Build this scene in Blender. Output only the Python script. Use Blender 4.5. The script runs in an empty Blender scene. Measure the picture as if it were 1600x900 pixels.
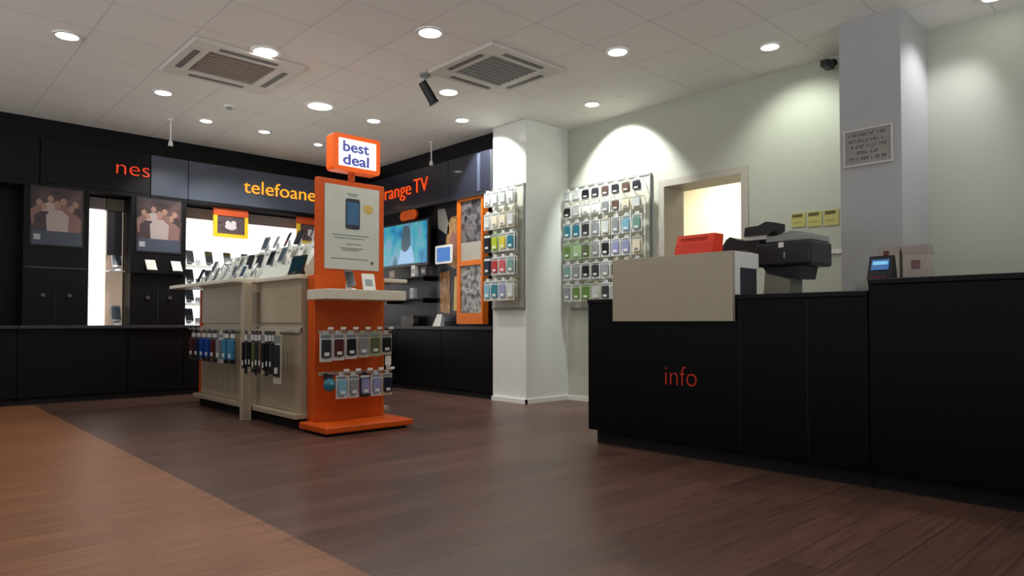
import bpy, bmesh, math, random
from mathutils import Vector, Matrix, Euler
random.seed(7)
C = bpy.context.scene.collection
PI = math.pi

# ------------------------------------------------------------------ camera, world, exposure
F = 1072.0                      # focal length in pixels of a 1600 px wide frame
YAW = math.radians(47.0 - 90)   # world X runs away to the right, world Y away to the left
PITCH = math.radians(1.4)
HORIZON = 505.0
CAMZ = 0.88
cd = bpy.data.cameras.new('camera')
cam = bpy.data.objects.new('camera', cd); C.objects.link(cam)
cd.sensor_width = 36; cd.lens = F / 1600 * 36
cd.clip_start = 0.05
cd.shift_y = (HORIZON - 450 - F * math.tan(PITCH)) / 1600
cam.location = (0, 0, CAMZ)
cam.rotation_euler = (PI / 2 + PITCH, 0, YAW)
bpy.context.scene.camera = cam
R = Euler((PI / 2 + PITCH, 0, YAW)).to_matrix()
CY = 450 + cd.shift_y * 1600
def U(px, py, axis, val):
    """world point where the line of sight of pixel (px, py) meets the plane axis = val"""
    d = R @ Vector(((px - 800) / F, -(py - CY) / F, -1))
    i = 'xyz'.index(axis)
    o = Vector((0, 0, CAMZ))
    return o + d * ((val - o[i]) / d[i])

sc = bpy.context.scene
w = bpy.data.worlds.new('world'); sc.world = w; w.use_nodes = True
# world fill added to brighten the ceiling: bright below eye level, dim above
nt = w.node_tree; wtc = nt.nodes.new('ShaderNodeTexCoord'); wsp = nt.nodes.new('ShaderNodeSeparateXYZ'); wmr = nt.nodes.new('ShaderNodeMapRange')
FILL_LOW, FILL_HIGH = 1.75, 0.12
wmr.inputs[1].default_value = -0.12; wmr.inputs[2].default_value = 0.05
wmr.inputs[3].default_value = FILL_LOW; wmr.inputs[4].default_value = FILL_HIGH
nt.links.new(wtc.outputs['Generated'], wsp.inputs[0]); nt.links.new(wsp.outputs['Z'], wmr.inputs[0])
nt.links.new(wmr.outputs[0], nt.nodes['Background'].inputs[1])
nt.nodes['Background'].inputs[0].default_value = (0.95, 0.98, 1.0, 1)
sc.view_settings.view_transform = 'Standard'
sc.view_settings.look = 'None'
sc.view_settings.gamma = 1
sc.view_settings.use_curve_mapping = False
sc.view_settings.exposure = 0.0
LAMP_W = 45.0        # strength of each ceiling downlight
WASH_W = 120.0        # strength of the wall-side downlights
GLOW = 12.0

# ------------------------------------------------------------------ materials
def s2l(c):
    return tuple(((v / 255) / 12.92 if v / 255 <= 0.04045 else ((v / 255 + 0.055) / 1.055) ** 2.4) for v in c) + (1,)
MATS = {}
def mat(name, rgb, rough=0.5, metal=0.0, var=0.06, scale=9.0, bump=0.0, coat=0.0, spec=0.5):
    if name in MATS: return MATS[name]
    m = bpy.data.materials.new(name); m.use_nodes = True
    nt = m.node_tree; b = nt.nodes['Principled BSDF']
    tc = nt.nodes.new('ShaderNodeTexCoord'); nz = nt.nodes.new('ShaderNodeTexNoise')
    nz.inputs['Scale'].default_value = scale; nz.inputs['Detail'].default_value = 3
    nt.links.new(tc.outputs['Object'], nz.inputs['Vector'])
    mx = nt.nodes.new('ShaderNodeMix'); mx.data_type = 'RGBA'
    c = s2l(rgb)
    mx.inputs[6].default_value = tuple(max(0, v * (1 - var)) for v in c[:3]) + (1,)
    mx.inputs[7].default_value = tuple(min(1, v * (1 + var)) for v in c[:3]) + (1,)
    nt.links.new(nz.outputs['Fac'], mx.inputs[0])
    nt.links.new(mx.outputs[2], b.inputs['Base Color'])
    b.inputs['Roughness'].default_value = rough; b.inputs['Metallic'].default_value = metal
    b.inputs['Coat Weight'].default_value = coat
    b.inputs['Specular IOR Level'].default_value = spec
    if bump:
        bp = nt.nodes.new('ShaderNodeBump'); bp.inputs['Strength'].default_value = bump
        bp.inputs['Distance'].default_value = 0.01
        n2 = nt.nodes.new('ShaderNodeTexNoise'); n2.inputs['Scale'].default_value = scale * 14
        nt.links.new(tc.outputs['Object'], n2.inputs['Vector'])
        nt.links.new(n2.outputs['Fac'], bp.inputs['Height']); nt.links.new(bp.outputs['Normal'], b.inputs['Normal'])
    MATS[name] = m
    return m
def emit(name, rgb, strength, base=None):
    if name in MATS: return MATS[name]
    m = bpy.data.materials.new(name); m.use_nodes = True
    b = m.node_tree.nodes['Principled BSDF']
    b.inputs['Base Color'].default_value = s2l(base or rgb)
    b.inputs['Emission Color'].default_value = s2l(rgb)
    b.inputs['Emission Strength'].default_value = strength
    b.inputs['Roughness'].default_value = 0.4
    MATS[name] = m
    return m
def plank_mat(name, c1, c2, mortar, rough):
    m = bpy.data.materials.new(name); m.use_nodes = True
    nt = m.node_tree; b = nt.nodes['Principled BSDF']; L = nt.links.new
    tc = nt.nodes.new('ShaderNodeTexCoord')
    br = nt.nodes.new('ShaderNodeTexBrick')
    br.offset = 0.37; br.squash = 1
    for k, v in dict(Scale=1.0, **{'Mortar Size': 0.002, 'Brick Width': 1.25, 'Row Height': 0.15, 'Bias': 0.0}).items():
        br.inputs[k].default_value = v
    br.inputs['Color1'].default_value = s2l(c1); br.inputs['Color2'].default_value = s2l(c2)
    br.inputs['Mortar'].default_value = s2l(mortar)
    L(tc.outputs['Object'], br.inputs['Vector'])
    mp = nt.nodes.new('ShaderNodeMapping'); mp.inputs['Scale'].default_value = (1.2, 22, 1)
    L(tc.outputs['Object'], mp.inputs['Vector'])
    nz = nt.nodes.new('ShaderNodeTexNoise'); nz.inputs['Scale'].default_value = 2.2; nz.inputs['Detail'].default_value = 5
    L(mp.outputs['Vector'], nz.inputs['Vector'])
    rp = nt.nodes.new('ShaderNodeMapRange'); rp.inputs[1].default_value = 0.3; rp.inputs[2].default_value = 0.7
    rp.inputs[3].default_value = 0.72; rp.inputs[4].default_value = 1.25
    L(nz.outputs['Fac'], rp.inputs[0])
    mx = nt.nodes.new('ShaderNodeMix'); mx.data_type = 'RGBA'; mx.blend_type = 'MULTIPLY'; mx.inputs[0].default_value = 1
    L(br.outputs['Color'], mx.inputs[6]); L(rp.outputs[0], mx.inputs[7])
    L(mx.outputs[2], b.inputs['Base Color'])
    b.inputs['Roughness'].default_value = rough
    bp = nt.nodes.new('ShaderNodeBump'); bp.inputs['Strength'].default_value = 0.15; bp.inputs['Distance'].default_value = 0.004
    L(nz.outputs['Fac'], bp.inputs['Height']); L(bp.outputs['Normal'], b.inputs['Normal'])
    return m
def tile_mat(name, rgb, joint, size=0.6):
    m = bpy.data.materials.new(name); m.use_nodes = True
    nt = m.node_tree; b = nt.nodes['Principled BSDF']; L = nt.links.new
    tc = nt.nodes.new('ShaderNodeTexCoord'); br = nt.nodes.new('ShaderNodeTexBrick')
    br.offset = 0
    for k, v in {'Scale': 1.0, 'Mortar Size': 0.006, 'Brick Width': size, 'Row Height': size, 'Mortar Smooth': 0.3}.items():
        br.inputs[k].default_value = v
    br.inputs['Color1'].default_value = s2l(rgb); br.inputs['Color2'].default_value = s2l(tuple(v - 4 for v in rgb))
    br.inputs['Mortar'].default_value = s2l(joint)
    L(tc.outputs['Object'], br.inputs['Vector']); L(br.outputs['Color'], b.inputs['Base Color'])
    b.inputs['Roughness'].default_value = 0.75
    return m
def picture_mat(name, cols, scale=5.0, rough=0.35, emission=0.0, detail=2.0, sx=1.0, sz=1.0):
    """an abstract printed picture: soft patches of a few colours"""
    if name in MATS: return MATS[name]
    m = bpy.data.materials.new(name); m.use_nodes = True
    nt = m.node_tree; b = nt.nodes['Principled BSDF']; L = nt.links.new
    tc = nt.nodes.new('ShaderNodeTexCoord'); mp = nt.nodes.new('ShaderNodeMapping')
    mp.inputs['Scale'].default_value = (sx, 1, sz)
    nz = nt.nodes.new('ShaderNodeTexNoise'); nz.inputs['Scale'].default_value = scale; nz.inputs['Detail'].default_value = detail
    L(tc.outputs['Object'], mp.inputs['Vector']); L(mp.outputs['Vector'], nz.inputs['Vector'])
    cr = nt.nodes.new('ShaderNodeValToRGB'); e = cr.color_ramp.elements
    n = len(cols)
    pos = [0.3 + 0.4 * i / (n - 1) for i in range(n)]
    e[0].position = pos[0]; e[0].color = s2l(cols[0]); e[1].position = pos[-1]; e[1].color = s2l(cols[-1])
    for i in range(1, n - 1):
        q = e.new(pos[i]); q.color = s2l(cols[i])
    L(nz.outputs['Fac'], cr.inputs['Fac']); L(cr.outputs['Color'], b.inputs['Base Color'])
    b.inputs['Roughness'].default_value = rough
    if emission:
        L(cr.outputs['Color'], b.inputs['Emission Color']); b.inputs['Emission Strength'].default_value = emission
    MATS[name] = m
    return m

# ------------------------------------------------------------------ mesh helpers
class MB:
    def __init__(s): s.bm = bmesh.new()
    def box(s, x0, x1, y0, y1, z0, z1, bev=0.0, seg=2):
        x0, x1 = sorted((x0, x1)); y0, y1 = sorted((y0, y1)); z0, z1 = sorted((z0, z1))
        v = [s.bm.verts.new(p) for p in ((x0, y0, z0), (x1, y0, z0), (x1, y1, z0), (x0, y1, z0), (x0, y0, z1), (x1, y0, z1), (x1, y1, z1), (x0, y1, z1))]
        fs = [s.bm.faces.new([v[i] for i in q]) for q in ((3, 2, 1, 0), (4, 5, 6, 7), (0, 1, 5, 4), (1, 2, 6, 5), (2, 3, 7, 6), (3, 0, 4, 7))]
        if bev > 0:
            es = list({e for f in fs for e in f.edges})
            bmesh.ops.bevel(s.bm, geom=es, offset=bev, segments=seg, affect='EDGES', profile=0.5)
        return s
    def tube(s, a, b, r, r2=None, n=12):
        a, b = Vector(a), Vector(b); d = b - a
        q = d.to_track_quat('Z', 'Y').to_matrix()
        r2 = r if r2 is None else r2
        A = [s.bm.verts.new(a + q @ Vector((r * math.cos(2 * PI * i / n), r * math.sin(2 * PI * i / n), 0))) for i in range(n)]
        B = [s.bm.verts.new(b + q @ Vector((r2 * math.cos(2 * PI * i / n), r2 * math.sin(2 * PI * i / n), 0))) for i in range(n)]
        for i in range(n):
            s.bm.faces.new((A[i], A[(i + 1) % n], B[(i + 1) % n], B[i]))
        s.bm.faces.new(list(reversed(A))); s.bm.faces.new(B)
        return s
    def path(s, pts, r, n=8):
        for a, b in zip(pts, pts[1:]): s.tube(a, b, r, n=n)
        return s
    def prism(s, prof, a, b, axis='y'):
        """extrude a closed 2-D profile along an axis from a to b; profile is (u,v): y -> (x,z), x -> (y,z), z -> (x,y)"""
        def P(u, v, t):
            return {'y': (u, t, v), 'x': (t, u, v), 'z': (u, v, t)}[axis]
        A = [s.bm.verts.new(P(u, v, a)) for u, v in prof]; B = [s.bm.verts.new(P(u, v, b)) for u, v in prof]
        n = len(prof)
        s.bm.faces.new(A); s.bm.faces.new(list(reversed(B)))
        for i in range(n): s.bm.faces.new((A[i], B[i], B[(i + 1) % n], A[(i + 1) % n]))
        return s
    def ring(s, c, r0, r1, z0, z1, n=32):
        """flat annulus with thickness, axis z"""
        L = []
        for r, z in ((r0, z0), (r1, z0), (r1, z1), (r0, z1)):
            L.append([s.bm.verts.new((c[0] + r * math.cos(2 * PI * i / n), c[1] + r * math.sin(2 * PI * i / n), c[2] + z)) for i in range(n)])
        for k in range(4):
            A, B = L[k], L[(k + 1) % 4]
            for i in range(n): s.bm.faces.new((A[i], A[(i + 1) % n], B[(i + 1) % n], B[i]))
        return s
    def sphere(s, c, r, sc=(1, 1, 1)):
        M = Matrix.Translation(c) @ Matrix.Diagonal((*sc, 1))
        bmesh.ops.create_uvsphere(s.bm, u_segments=16, v_segments=10, radius=r, matrix=M)
        return s
    def rot(s, M):
        bmesh.ops.transform(s.bm, matrix=M, verts=s.bm.verts[:]); return s
    def build(s, name, m, parent=None, smooth=False):
        bmesh.ops.recalc_face_normals(s.bm, faces=s.bm.faces[:])
        me = bpy.data.meshes.new(name); s.bm.to_mesh(me); s.bm.free()
        me.materials.append(m)
        if smooth:
            for p in me.polygons: p.use_smooth = True
        o = bpy.data.objects.new(name, me); C.objects.link(o)
        if parent: o.parent = parent
        return o
def rrect(x0, x1, z0, z1, r, n=4):
    out = []
    for cx, cz, a0 in ((x1 - r, z1 - r, 0), (x0 + r, z1 - r, 90), (x0 + r, z0 + r, 180), (x1 - r, z0 + r, 270)):
        for i in range(n + 1):
            a = math.radians(a0 + 90 * i / n)
            out.append((cx + r * math.cos(a), cz + r * math.sin(a)))
    return out
def B(*a, **k): return MB().box(*a, **k)
def tag(o, label=None, cat=None, group=None, kind=None):
    if label: o['label'] = label
    if cat: o['category'] = cat
    if group: o['group'] = group
    if kind: o['kind'] = kind
    return o
def thing(name, label, cat, loc=(0, 0, 0), rz=0, group=None):
    o = bpy.data.objects.new(name, None); C.objects.link(o)
    o.location = loc; o.rotation_euler = (0, 0, rz); o.empty_display_size = 0.1
    return tag(o, label, cat, group)
def struct(name, mb, m, parent=None):
    o = mb.build(name, m, parent)
    if not parent: o['kind'] = 'structure'
    return o
def dup(root, loc, rz, label, group=None):
    r = root.copy(); C.objects.link(r); r.location = loc; r.rotation_euler = (0, 0, rz); r['label'] = label
    if group: r['group'] = group
    for ch in list(root.children):
        c = ch.copy(); C.objects.link(c); c.parent = r
        for g in list(ch.children):
            d = g.copy(); C.objects.link(d); d.parent = c
    return r
def text(name, body, m, parent, loc, rot, height_scale, width, extrude=0.006, bold=0.0):
    """lettering as a mesh, baseline-left at loc, squeezed to the given width"""
    cu = bpy.data.curves.new(name, 'FONT'); cu.body = body; cu.size = height_scale; cu.extrude = extrude; cu.offset = bold
    cu.resolution_u = 6
    t = bpy.data.objects.new(name + '_tmp', cu); C.objects.link(t)
    dg = bpy.context.evaluated_depsgraph_get()
    me = bpy.data.meshes.new_from_object(t.evaluated_get(dg))
    bpy.data.objects.remove(t)
    xs = [v.co.x for v in me.vertices]; x0, x1 = min(xs), max(xs)
    k = width / (x1 - x0)
    for v in me.vertices: v.co.x = (v.co.x - x0) * k
    me.materials.clear(); me.materials.append(m)
    o = bpy.data.objects.new(name, me); C.objects.link(o)
    if parent: o.parent = parent
    o.location = loc; o.rotation_euler = rot
    return o
ORD = ['first', 'second', 'third', 'fourth', 'fifth', 'sixth', 'seventh', 'eighth', 'ninth', 'tenth', 'eleventh', 'twelfth']
RZ = -PI / 2     # a thing seen on a plane X = const: its local x runs to -Y, its local y away from the viewer

# palette
black = mat('black_laminate', (8, 8, 11), 0.4, var=0.15, scale=3, spec=.22)
blackm = mat('black_plastic', (16, 17, 20), 0.45, var=0.1)
navy = mat('fascia_gloss_sheen', (74, 82, 98), 0.28, var=0.1, scale=2)  # bluish base raised to paint in the light reflected by the fascia
wallw = mat('white_wall_paint', (212, 213, 204), 0.6, var=0.02, bump=0.05)
wallg = mat('pale_green_wall_paint', (184, 187, 173), 0.6, var=0.02, bump=0.05)
glossw = mat('white_gloss_panel', (226, 229, 224), 0.22, var=0.02)
cream = mat('cream_laminate', (178, 164, 140), 0.4, var=0.03)
counterw = mat('counter_cream', (165, 156, 136), 0.45, var=0.02)
whitep = mat('white_plastic', (228, 228, 224), 0.35, var=0.03)
greyp = mat('grey_plastic', (140, 144, 142), 0.45)
orange = mat('orange_laminate', (206, 82, 8), 0.38, var=0.04, scale=4)
chrome = mat('hook_metal', (190, 190, 188), 0.3, 0.85, var=0.03)
paper = mat('white_paper', (232, 230, 224), 0.7, var=0.03)
dark = mat('dark_gap', (8, 8, 8), 0.8)

# ------------------------------------------------------------------ room shell
H = 3.13            # ceiling height
XW = 5.9            # right-hand wall
YA = 9.35           # far wall behind the telephone bays
XB = 5.55           # wall behind the television
CX0, CY0 = 5.22, 5.37   # corner of the white column
XL, YN = -2.4, -2.4
XF = U(175, 695, 'z', 0).x
floor = struct('floor', B(XF, 8.2, YN, YA + .2, -0.1, 0), plank_mat('dark_walnut_planks', (94, 66, 56), (76, 54, 46), (52, 38, 33), 0.36))
floor2 = struct('floor.001', B(XL, XF, YN, YA + .2, -0.1, 0), plank_mat('light_oak_planks', (136, 91, 60), (126, 83, 54), (96, 64, 42), 0.42))
struct('ceiling', B(XL, XW + .2, YN, YA + .2, H, H + 0.1), tile_mat('ceiling_tiles', (232, 228, 222), (205, 200, 194)))
struct('wall_far', B(XL, XB + .2, YA, YA + .15, 0, H), black)
struct('wall_television', B(XB, XB + .15, CY0 + .55, YA, 0, H), black)
# white column: a full height block
colY1 = U(770, 560, 'x', CX0).y
struct('wall_column', B(CX0, XW, CY0, colY1, 0, H, bev=0.004), glossw)
# right-hand wall with its doorway
dY1 = U(1037, 400, 'x', XW).y; dY0 = U(1163, 400, 'x', XW).y; dZ = 2.29; WT = 0.33
mb = MB()
mb.box(XW, XW + WT, dY1, CY0, 0, H); mb.box(XW, XW + WT, YN, dY0, 0, H); mb.box(XW, XW + WT, dY0, dY1, dZ, H)
struct('wall_right', mb, wallg)
pY1 = U(1313, 300, 'x', 5.3).y; pY0 = U(1410, 300, 'x', 5.3).y
struct('wall_pillar', B(5.3, XW, pY0, pY1, 0, H, bev=0.004), mat('grey_white_paint', (168, 168, 168), 0.6, var=0.02))
# back room behind the doorway
mb = MB()
mb.box(7.9, 8.0, 1.4, 6.0, 0, H); mb.box(XW + WT, 8.0, 1.3, 1.4, 0, H); mb.box(XW + WT, 8.0, 6.0, 6.1, 0, H)
struct('wall_back_room', mb, mat('warm_cream_paint', (240, 232, 205), 0.7, var=0.02))
struct('ceiling.001', B(XW + WT, 8.0, 1.4, 6.0, H - .3, H), wallw)
# door frame
mb = MB()
mb.box(XW - .02, XW + WT + .01, dY1 - .02, dY1 + .05, 0, dZ - .02); mb.box(XW - .02, XW + WT + .01, dY0 - .05, dY0 + .02, 0, dZ - .02)
mb.box(XW - .02, XW + WT + .01, dY0 - .05, dY1 + .05, dZ - .02, dZ + .05)
struct('door_frame_1', mb, mat('grey_brown_frame', (178, 172, 160), 0.5))['kind'] = 'structure'
# baseboards
struct('baseboard_column', B(CX0 - .02, CX0, CY0 - .02, colY1, 0, .05).box(CX0 - .02, XW, CY0 - .02, CY0, 0, .05), whitep)
struct('baseboard_right', B(XW - .02, XW, dY1 + .05, CY0 - .02, 0, .05).box(XW - .02, XW, pY1, dY0 - .05, 0, .05), whitep)

# ------------------------------------------------------------------ ceiling fixtures
bulb = emit('lamp_glow', (255, 250, 240), GLOW)
def spot_data(name, watts, ang, blend, r):
    l = bpy.data.lights.new(name, 'SPOT'); l.energy = watts; l.spot_size = math.radians(ang); l.spot_blend = blend
    l.shadow_soft_size = r; l.color = (1.0, 0.98, 0.95)
    return l
ld_room = spot_data('downlight_beam', LAMP_W, 150, 0.9, 0.07)
ld_wash = spot_data('wall_downlight_beam', WASH_W, 92, 0.4, 0.03)
ld_dim = spot_data('dim_wall_downlight_beam', WASH_W * .28, 100, 0.8, 0.04); ld_dim.color = (.93, 1, .88)
ld_wash.color = (0.96, 1.0, 0.96)
def downlight(px, py, r, label, ld, lit=True, loc=None, aim=(0, 0)):
    p = loc or U(px, py, 'z', H)
    t = thing('ceiling_downlight', label, 'ceiling light', (p[0], p[1], H), 0, 'recessed ceiling downlights')
    MB().ring((0, 0, 0), r * .86, r * 1.12, -0.012, 0.0).build('trim_ring', whitep, t)
    MB().tube((0, 0, -.002), (0, 0, -.008), r * .86, n=28).build('diffuser', bulb if lit else mat('lamp_off', (150, 150, 148), .3), t)
    if lit and ld:
        o = bpy.data.objects.new('downlight_beam', ld); C.objects.link(o); o.parent = t; o.location = (0, 0, -.04)
        o.rotation_euler = (math.radians(aim[0]), -math.radians(aim[1]), 0)
    return t
ld_side = spot_data('pillar_fill_beam', 34, 90, 0.8, 0.04); ld_side.color = (.95, .95, 1)  # beam of a lamp added to brighten the pillar's side face
ld_eye = spot_data('swivelled_downlight_beam', 75, 80, 0.8, 0.04)
DL = [
 (255, 144, .085, 'lit recessed downlight in the ceiling nearest the wall letters nes', ld_room),
 (322, 188, .07, 'dimmer tilted downlight above the first lit telephone bay', ld_eye),
 (413, 205, .07, 'small downlight above the word telefoane, near the far wall', ld_eye),
 (500, 165, .14, 'largest glowing downlight above the orange totem and its sign', ld_room),
 (584, 188, .08, 'lit downlight just right of the best deal sign', ld_room),
 (497, 225, .06, 'small downlight partly behind the top of the best deal sign', ld_room),
 (582, 240, .05, 'tiny downlight beside the right edge of the best deal sign', None),
 (701, 143, .10, 'bright downlight beside the black ceiling spotlight', ld_room),
 (722, 187, .08, 'downlight close to the top of the white column', ld_wash),
 (925, 162, .08, 'downlight close to the right wall above the pegboard', ld_wash),
 (1203, 72, .08, 'downlight close to the right wall between doorway and pillar', ld_dim),
 (105, 55, .09, 'downlight at the far left of the ceiling', ld_room),
 (415, 80, .11, 'downlight beside the square air vent over the island', ld_room),
 (672, 50, .10, 'downlight in the near ceiling in front of the second air vent', ld_room),
 (965, 80, .09, 'downlight in the ceiling in front of the info counter', ld_room)]
AIM = {ld_wash: (0, 36), ld_dim: (0, 34), ld_eye: (34, 0)}     # the wall lamps are swivelled towards their wall
for px, py, r, lab, ld in DL: downlight(px, py, r, lab, ld, aim=AIM.get(ld, (0, 0)))
downlight(0, 0, .08, 'added fill downlight in the ceiling past the pillar, over the taller counter unit', ld_side, loc=(5.6, 1.15), aim=(30, 0))
# unseen downlights added around and behind the viewer for ambient light
for x, y in ((0.4, 1.4), (2.2, 2.2), (4.4, 0.4), (0.3, 4.0), (2.4, -0.6)):
    downlight(0, 0, .09, 'added fill downlight in the ceiling out of view', ld_room, loc=(x, y))
ld_back = bpy.data.lights.new('back_room_lamp', 'AREA'); ld_back.energy = 55; ld_back.size = 0.9; ld_back.color = (1, .95, .82)
o = bpy.data.objects.new('back_room_lamp', ld_back); C.objects.link(o); o.location = (7.1, 4.2, H - .34)

def cassette(px, py, label, sz, gm):
    p = U(px, py, 'z', H)
    t = thing('air_conditioning_cassette', label, 'air vent', (p.x, p.y, H), 0)
    f = MB(); a, b_ = sz / 2, sz * .31
    f.box(-a, a, -a, -b_, -.03, 0, bev=.006); f.box(-a, a, b_, a, -.03, 0, bev=.006)
    f.box(-a, -b_, -b_, b_, -.03, 0, bev=.006); f.box(b_, a, -b_, b_, -.03, 0, bev=.006)
    f.build('frame', mat('cassette_white', (205, 200, 192), .5), t)
    MB().box(-b_, b_, -b_, b_, -.012, 0).build('grille', gm, t)
    g = MB()
    for i in range(9):
        y = -b_ + (i + .5) * 2 * b_ / 9
        g.box(-b_, b_, y - .012, y + .012, -.018, -.012)
    g.build('grille_slats', gm, t)
    for k in range(4):
        s = MB(); s.box(-b_ * .85, b_ * .85, -a * .87, -a * .76, -.034, -.03)
        s.rot(Matrix.Rotation(k * PI / 2, 4, 'Z')); s.build('air_slot', mat('slot_grey', (96, 94, 90), .6), t)
    return t
gm = mat('vent_grey_brown', (140, 128, 120), .7, var=.08)
cassette(363, 104, 'large square ceiling air vent with pale frame, left of the orange sign', .92, gm)
cassette(775, 108, 'grey square ceiling air vent in front of the white column', .86, mat('vent_grey', (132, 132, 130), .7))

def rod(px, py, label, L=.24):
    p = U(px, py, 'z', H)
    t = thing('hanging_sensor', label, 'ceiling sensor', (p.x, p.y, H))
    MB().tube((0, 0, 0), (0, 0, -.012), .03, n=16).build('ceiling_plate', whitep, t)
    MB().tube((0, 0, -.012), (0, 0, -L), .008).build('rod', whitep, t)
    MB().tube((0, 0, -L), (0, 0, -L - .05), .018, .026).build('sensor_head', whitep, t)
rod(267, 187, 'thin white rod hanging from the ceiling before the dark fascia on the left')
rod(674, 222, 'thin white rod hanging from the ceiling over the television wall')

q = U(358, 165, 'z', H)
t = thing('smoke_detector', 'small pale smoke detector on the ceiling past the air vent', 'smoke detector', (q.x, q.y, H))
MB().tube((0, 0, 0), (0, 0, -.02), .055, .05, n=20).build('base', whitep, t)
MB().tube((0, 0, -.02), (0, 0, -.04), .035, .025, n=20).build('sensing_head', greyp, t)
def spotlight(p, label, tilt=(0.45, 0.25, -.24)):
    t = thing('ceiling_spotlight', label, 'spotlight', p)
    MB().tube((0, 0, 0), (0, 0, -.02), .05, n=20).build('mount', greyp, t)
    MB().tube((0, 0, -.02), (0, 0, -.09), .010).build('stem', greyp, t)
    b_ = MB(); a = Vector((-.03, 0, -.08)); e = Vector(tilt).normalized() * .2
    b_.tube(a, a + e, .038, .044, n=20); b_.tube(a + e, a + e * 1.06, .05, .05, n=20)
    b_.build('lamp_head', blackm, t)
q = U(664, 116, 'z', H)
spotlight((q.x, q.y, H), 'black tilted spotlight on a stem beside the bright downlight', (0.25, -0.1, -.42))
q = U(1292, 97, 'x', XW - .14)
t = thing('security_camera', 'small black camera bracketed high on the right wall beside the pillar', 'camera', (XW, q.y, q.z), RZ)
MB().tube((0, 0, .03), (0, -.02, .03), .03, n=16).build('wall_plate', blackm, t)
MB().path([(0, -.02, .03), (0, -.09, .03), (0, -.11, .0)], .010).build('arm', blackm, t)
MB().box(-.035, .035, -.2, -.06, -.05, .01, bev=.012).build('camera_body', blackm, t)

# ------------------------------------------------------------------ far wall: telephone bays
YF = 8.9
def X_at(px, Y=YF, py=450): return U(px, py, 'y', Y).x
def Z_at(px, py, Y=YF): return U(px, py, 'y', Y).z
FZ0, FZ1 = 2.41, 2.89
xs_tower = (X_at(203), X_at(290)); tw = xs_tower[1] - xs_tower[0]
litw = emit('lightbox_white', (255, 252, 250), 1.7)
warmw = emit('warm_lit_panel', (190, 168, 148), 0.42)
# fascia
fx = [XL, X_at(60), X_at(234), X_at(293), X_at(505), XB - .37]
glow_o = emit('orange_letters', (255, 120, 20), 1.15, (230, 90, 20))
glow_y = emit('amber_letters', (255, 160, 35), 1.35, (240, 130, 30))
red_o = emit('red_orange_letters', (235, 62, 22), 0.7, (210, 60, 20))
flab = ['dark fascia panel at the left end of the far wall', 'dark fascia panel carrying the red letters nes', 'bluish glossy fascia panel between the words nes and telefoane',
        'glossy fascia panel carrying the amber word telefoane', 'dark fascia panel in the far corner behind the orange totem']
for i in range(5):
    t = thing('fascia_panel', flab[i], 'fascia sign', (fx[i], YF, FZ0))
    wd = fx[i + 1] - fx[i] - .008
    MB().box(0, wd, 0, .10, 0, FZ1 - FZ0, bev=.004).build('panel', black if i < 2 else navy, t)
    MB().box(0, wd, -.004, .02, -.045, -.002).build('lower_trim', black, t)
    if i == 1:
        x = X_at(179); text('lettering', 'nes', red_o, t, (x - fx[i], -.012, .2), (PI / 2, 0, 0), .25, X_at(231) - x, bold=-.004)
    if i == 3:
        x = X_at(379); text('lettering', 'telefoane', glow_y, t, (x - fx[i], -.012, .175), (PI / 2, 0, 0), .25, X_at(491) - x, bold=-.002)
struct('trim_1', B(XL, XB, YF + .1, YA, FZ0 - .04, H), black)
# base cabinets with a ledge
nb = [XL, -1.2, 0.0, X_at(30), xs_tower[0], xs_tower[1], 4.0, CX0]
for i in range(7):
    t = thing('base_cabinet', 'black base cabinet %s of the far wall' % ['at the left end', 'second from the left end', 'third from the left end', 'under the outer poster tower', 'under the poster tower beside the bright bay', 'under the bright telephone bay', 'in the far corner'][i], 'cabinet', (nb[i], YF + .03, 0), 0, 'base cabinets under the telephone bays')
    wd = nb[i + 1] - nb[i] - .006
    MB().box(0, wd, 0, YA - YF - .035, .08, .82, bev=.003).build('body', black, t)
    MB().box(.0, wd, .03, .3, 0, .08).build('toe_kick', dark, t)
    MB().box(0, wd, -.06, YA - YF - .035, .82, .855, bev=.003).build('worktop', mat('dark_ledge', (44, 44, 48), .3), t)
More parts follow.
